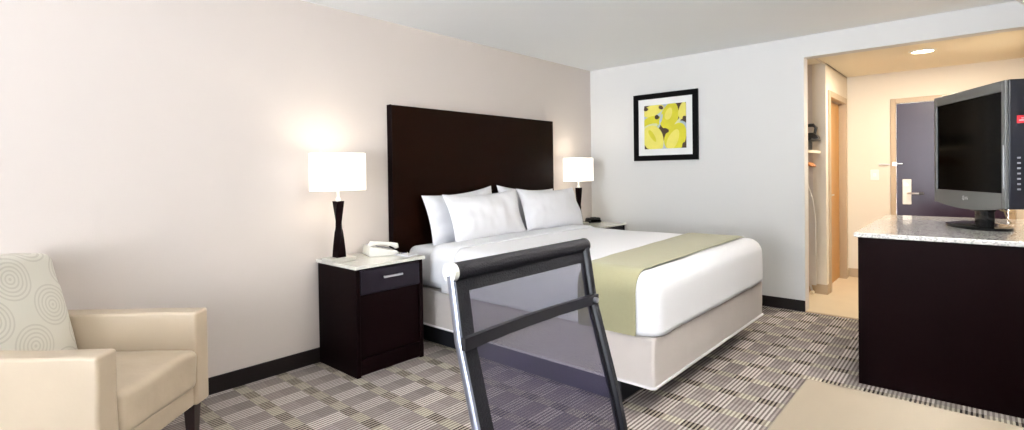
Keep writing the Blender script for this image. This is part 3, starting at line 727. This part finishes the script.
# stand
SOX = .10
b = B(); N = 48
lo, mi_, hi = [], [], []
for k in range(N):
    a = 2*PI*k/N; cx_, sx_ = math.cos(a), math.sin(a)
    lo.append(b.verts.new((SOX+.235*cx_, .135*sx_, 0))); mi_.append(b.verts.new((SOX+.237*cx_, .137*sx_, .016))); hi.append(b.verts.new((SOX+.13*cx_, .07*sx_, .032)))
for k in range(N):
    j = (k+1) % N; b.faces.new((lo[k], lo[j], mi_[j], mi_[k])); b.faces.new((mi_[k], mi_[j], hi[j], hi[k]))
b.faces.new(lo[::-1]); b.faces.new(hi); so = obj('stand_base', b, M_GLOSSBLK, t, True)
so.rotation_euler = (0, 0, 0)
b = B(); ybox(b, SOX-.065, SOX+.065, -.06, -.01, .026, zB0+.03, .012, 3); ybox(b, SOX-.11, SOX+.10, -.05, -.0, zB0-.035, zB0+.0, .01, 2); obj('stand_neck', b, M_GLOSSBLK, t, True)
b = B(); tube(b, [(.04, Y_(-.07), .16), (.10, Y_(-.13), .12), (.16, Y_(-.12), .06), (.12, Y_(-.16), .03), (.02, Y_(-.19), .006), (-.2, Y_(-.2), .006)], .004, 8)
tube(b, [(.06, Y_(-.07), .17), (.14, Y_(-.10), .11), (.22, Y_(-.12), .10)], .0045, 8)
obj('signal_cable', b, M_CORD, t, True)

# ------------------------------------------------------------------ out-of-view fill lamp added to brighten the ceiling, between desk and dresser
t = thing('added_uplighter', 'added unseen steel uplighter that brightens the ceiling, between desk and dresser', 'added fill lamp', (2.0, -.185, 0))
b = B(); cyl(b, (0, 0, 0), .14, .022, 40, .13); obj('base', b, M_STEEL, t, True)
b = B(); tube(b, [(0, 0, .02), (0, 0, 1.72)], .012, 16); obj('pole', b, M_STEEL, t, True)
b = B(); rr_ = [(.02, 1.70), (.09, 1.735), (.15, 1.80), (.17, 1.85), (.162, 1.85), (.14, 1.805), (.085, 1.745), (.02, 1.715)]; rings = [[b.verts.new((r_*math.cos(2*PI*k/36), r_*math.sin(2*PI*k/36), z)) for k in range(36)] for r_, z in rr_]
for i in range(len(rings)-1):
    for k in range(36): b.faces.new((rings[i][k], rings[i][(k+1) % 36], rings[i+1][(k+1) % 36], rings[i+1][k]))
obj('bowl', b, M_WHPL, t, True)
light('ceiling_fill_spot', 'SPOT', (2.0, -.185, 1.80), (PI, 0, 0), 330, (1, .96, .9), .06, spot=math.radians(150))  # fill light for the ceiling, added out of view

# ------------------------------------------------------------------ desk
t = thing('desk', 'taupe topped writing desk against the side wall in the foreground', 'desk', (.0, .325, 0))
b = B(); box(b, -.25, 1.494, -.67, 0, .722, .75, .003, 2); obj('desktop', b, M_DESK, t)
for x in (-.21, 1.36):
    b = B(); box(b, x, x+.04, -.65, -.03, 0, .722, .003, 1); obj('side_panel', b, M_ESP, t)
b = B(); box(b, -.17, 1.36, -.64, -.62, .35, .722); obj('modesty_panel', b, M_ESP, t)

# ------------------------------------------------------------------ armchair (local x: facing, y: width towards the far arm)
A = Vector((.915, 2.86)); Bq = Vector((.393, 2.375)); wdt = (A-Bq).length; adir = (A-Bq).normalized()
aface = math.atan2(-adir.x, adir.y)            # facing = width axis turned clockwise
o0 = (A+Bq)/2
t = thing('armchair', 'cream leather armchair with circle patterned back in the left corner', 'armchair', (o0.x, o0.y, 0), aface)
Wc = wdt/2; AD = .70; BZ = .19; AZ = .642; AT = .105
def sf(amp, sc, sd):
    def f_(p):
        n_ = noise.noise(Vector((p.x*sc+sd, p.y*sc, p.z*sc)))*amp
        return p+Vector((n_*.6, n_*.6, n_))
    return f_
b = B(); rbox(b, -AD+.03, -.018, -Wc+AT-.01, Wc-AT+.01, BZ, .283, .012, (8, 8, 3)); obj('seat_frame', b, M_LEATH, t, True)
for s in (-1, 1):
    y0, y1 = (Wc-AT, Wc) if s > 0 else (-Wc, -Wc+AT)
    b = B(); rbox(b, -AD, 0, y0, y1, BZ, AZ, .014, (14, 4, 10), fn=sf(.004, 6, s*3)); obj('arm', b, M_LEATH, t, True)
b = B()
def cush(p):
    q = p.copy(); cx_ = (p.x+.30)/.32; cy_ = p.y/(Wc-AT)
    if p.z > .36: q.z += .016*max(0, 1-cx_*cx_)*max(0, 1-cy_*cy_)+.004*noise.noise(Vector((p.x*9, p.y*9, 0)))
    q.x += .008*noise.noise(Vector((p.y*8, p.z*8, 2)))*(1 if p.x > -.1 else 0)
    return q
rbox(b, -.60, .012, -Wc+AT+.002, Wc-AT-.002, .285, .468, .032, (14, 12, 4), fn=cush); obj('seat_cushion', b, M_LEATH, t, True)
# back: outer shell and padded patterned inner back, leaning back
def lean(k0, base):
    def f_(p):
        q = p.copy(); h_ = max(0, p.z-base); q.x -= h_*k0
        e = abs(p.y)/(Wc-AT+.02)
        return q
    return f_
b = B(); rbox(b, -AD-.0, -AD+.055, -Wc+AT-.01, Wc-AT+.01, BZ, .86, .02, (3, 12, 12), fn=lean(.16, .45)); obj('back_shell', b, M_LEATH, t, True)
def bk_(p):
    q = p.copy(); h_ = max(0, p.z-.43); hw_ = Wc-AT-.002
    e = min(1, abs(p.y)/hw_)
    q.x -= h_*.24
    if p.x > -.60: q.x += .035*(1-e**3)*math.sin(min(1, max(0, (p.z-.36)/.5))*PI)
    if p.z > .8: q.z -= .02*e**4
    return q
b = B(); rbox(b, -.685, -.53, -Wc+AT+.002, Wc-AT-.002, .40, .955, .035, (4, 16, 14), fn=bk_)
bo = obj('back_cushion', b, M_CIRC, t, True); bo['label'] = 'pale fabric back cushion with a pattern of concentric circles'
for (x, y) in ((-.055, Wc-.055), (-.055, -Wc+.055), (-AD+.06, Wc-.055), (-AD+.06, -Wc+.055)):
    b = B(); vv = [b.verts.new((x+dx*s_, y+dy*s_, z)) for z, s_ in ((0, .018), (BZ+.002, .027)) for dx, dy in ((-1, -1), (1, -1), (1, 1), (-1, 1))]
    b.faces.new(vv[3::-1]); b.faces.new(vv[4:])
    for k in range(4): b.faces.new((vv[k], vv[(k+1) % 4], vv[4+(k+1) % 4], vv[4+k]))
    obj('leg', b, M_LEG, t)

# ------------------------------------------------------------------ mesh desk chair (stands at the desk, back towards the bed)
CX0, CX1 = .702, 1.183; cxm = (CX0+CX1)/2
t = thing('desk_chair', 'black mesh back desk chair with silver rail in the foreground', 'office chair', (cxm, .50, 0))
RP = [(.797, 1.085), (.790, 1.045), (.775, .95), (.752, .87), (.726, .78), (.703, .70), (.688, .63), (.680, .57), (.672, .52), (.640, .485), (.58, .468), (.48, .462), (.36, .468), (.28, .455)]   # (y, z) side profile, back then seat
def side(xc, off=0): return [(xc-cxm, y-.50, z+off) for y, z in RP]
def skew(y, z, x):  # top rail sits slightly closer to the viewer on the left
    return y
for xc, m_, nm in ((CX0, M_RAIL, 'side_rail'), (CX1, M_CHFR, 'side_rail')):
    b = B(); pts = side(xc); ins = .0
    w2, d2 = (.0055 if xc == CX0 else .011), (.009 if xc == CX0 else .014)
    rings = []
    for i, p in enumerate(pts):
        p = Vector(p); a0 = Vector(pts[max(i-1, 0)]); a1 = Vector(pts[min(i+1, len(pts)-1)]); tt = (a1-a0).normalized(); nn = Vector((1, 0, 0)).cross(tt).normalized()
        rings.append([b.verts.new(p+Vector((sx*w2, 0, 0))+nn*sy*d2) for sx, sy in ((-1, -.6), (-.6, -1), (.6, -1), (1, -.6), (1, .6), (.6, 1), (-.6, 1), (-1, .6))])
    for i in range(len(rings)-1):
        for k in range(8): b.faces.new((rings[i][k], rings[i][(k+1) % 8], rings[i+1][(k+1) % 8], rings[i+1][k]))
    b.faces.new(rings[0][::-1]); b.faces.new(rings[-1]); o = obj(nm, b, m_, t, True)
    if m_ is M_RAIL: o['label'] = 'polished silver side rail'
# sling: binding strips and see-through mesh
def sling(bm, x0, x1, i0, i1, off, sub=4, thick=.002, full=True):
    P = []
    for i in range(i0, i1):
        for k in range(sub):
            f_ = k/sub; P.append((RP[i][0]*(1-f_)+RP[i+1][0]*f_, RP[i][1]*(1-f_)+RP[i+1][1]*f_))
    P.append(RP[i1]); nx = 8; rows = []
    for j, (y, z) in enumerate(P):
        a0 = P[max(j-1, 0)]; a1 = P[min(j+1, len(P)-1)]; ty, tz = a1[0]-a0[0], a1[1]-a0[1]; L = math.hypot(ty, tz); ny_, nz_ = tz/L, -ty/L
        rows.append([bm.verts.new((x0+(x1-x0)*k/nx-cxm, y-.5-ny_*off, z-nz_*off)) for k in range(nx+1)])
    for j in range(len(rows)-1):
        for k in range(nx): bm.faces.new((rows[j][k], rows[j][k+1], rows[j+1][k+1], rows[j+1][k]))
b = B(); sling(b, CX0+.032, CX1-.012, 0, 8, 0); net = obj('mesh_back', b, M_NET, t, True)
b = B(); sling(b, CX0+.012, CX1-.012, 8, 13, 0); obj('mesh_seat', b, M_CHFAB, t, True)
b = B(); sling(b, CX0+.006, CX0+.042, 0, 8, -.0035); obj('side_binding', b, M_CHFAB, t, True)
b = B(); sling(b, CX1-.022, CX1-.008, 0, 8, -.0035); obj('side_binding', b, M_CHFAB, t, True)
b = B(); sling(b, CX0+.04, CX1-.02, 0, 1, -.0045, sub=2); obj('top_binding', b, M_CHFAB, t, True)
# top roll
b = B(); tube(b, [(CX0-cxm+.008, .297, 1.088), (0, .299, 1.088), (CX1-cxm+.004, .301, 1.088)], .0185, 18)
vs0 = None
obj('top_roll', b, M_CHFAB, t, True)
b = B(); cyl(b, (CX0-cxm-.004, .297, 1.088), .0192, .012, 28, axis='X'); cyl(b, (CX0-cxm-.0065, .297, 1.088), .007, .004, 16, axis='X'); o = obj('end_cap', b, M_WHPL, t, True); o['label'] = 'pale silver round end cap'
b = B(); cyl(b, (CX1-cxm+.004, .301, 1.088), .0188, .008, 28, axis='X'); obj('end_cap', b, M_CHFR, t, True)
# stretchers behind the mesh
def bow(y, z, w2=.018, h2=.006):
    b = B(); rings = []
    for k in range(17):
        f_ = k/16; x = CX0-.004+(CX1-CX0+.004)*f_; bowd = .012*math.sin(PI*f_)
        rings.append([b.verts.new((x-cxm, y-.5+bowd+dy, z+dz)) for dy, dz in ((-h2, -w2), (h2, -w2), (h2, w2), (-h2, w2))])
    for k in range(16):
        for q in range(4): b.faces.new((rings[k][q], rings[k][(q+1) % 4], rings[k+1][(q+1) % 4], rings[k+1][q]))
    b.faces.new(rings[0][::-1]); b.faces.new(rings[-1]); return b
o = obj('stretcher', bow(.757, .950, .0125), M_CHFR, t, True)
b = B(); cyl(b, (CX1-cxm-.018, .243, .950), .007, .014, 20, axis='Y'); obj('bolt', b, M_STEEL, t, True)
obj('stretcher', bow(.49, .445, .006, .02), M_BEZEL, t, True)
# base
b = B(); cyl(b, (0, 0, .12), .025, .27, 24); cyl(b, (0, 0, .39), .018, .06, 24); box(b, -.09, .09, -.10, .10, .43, .452, .005, 1); obj('gas_column', b, M_CHFR, t, True)
for k in range(5):
    a = 2*PI*k/5+.3; c, s = math.cos(a), math.sin(a)
    b = B(); tube(b, [(0.02*c, .02*s, .135), (.16*c, .16*s, .115), (.29*c, .29*s, .082)], [.024, .018, .013], 12); lg = obj('base_spoke', b, M_CHROME, t, True)
    b = B()
    for q in (-1, 1): cyl(b, (.29*c-s*.012*q-(-s)*0, .29*s+c*.012*q, .0275), .0272, .001, 24, axis='Y')
    bm2 = b; bm2.free(); b = B()
    ctr = Vector((.29*c, .29*s, .028)); ax = Vector((-s, c, 0))
    for q in (-1, 1): tube(b, [ctr+ax*(.004 if q > 0 else -.022), ctr+ax*(.022 if q > 0 else -.004)], .0272, 20)
    tube(b, [ctr+Vector((0, 0, 0)), ctr+Vector((0, 0, .052))], .006, 10)
    obj('caster', b, M_BLACK, lg, True)
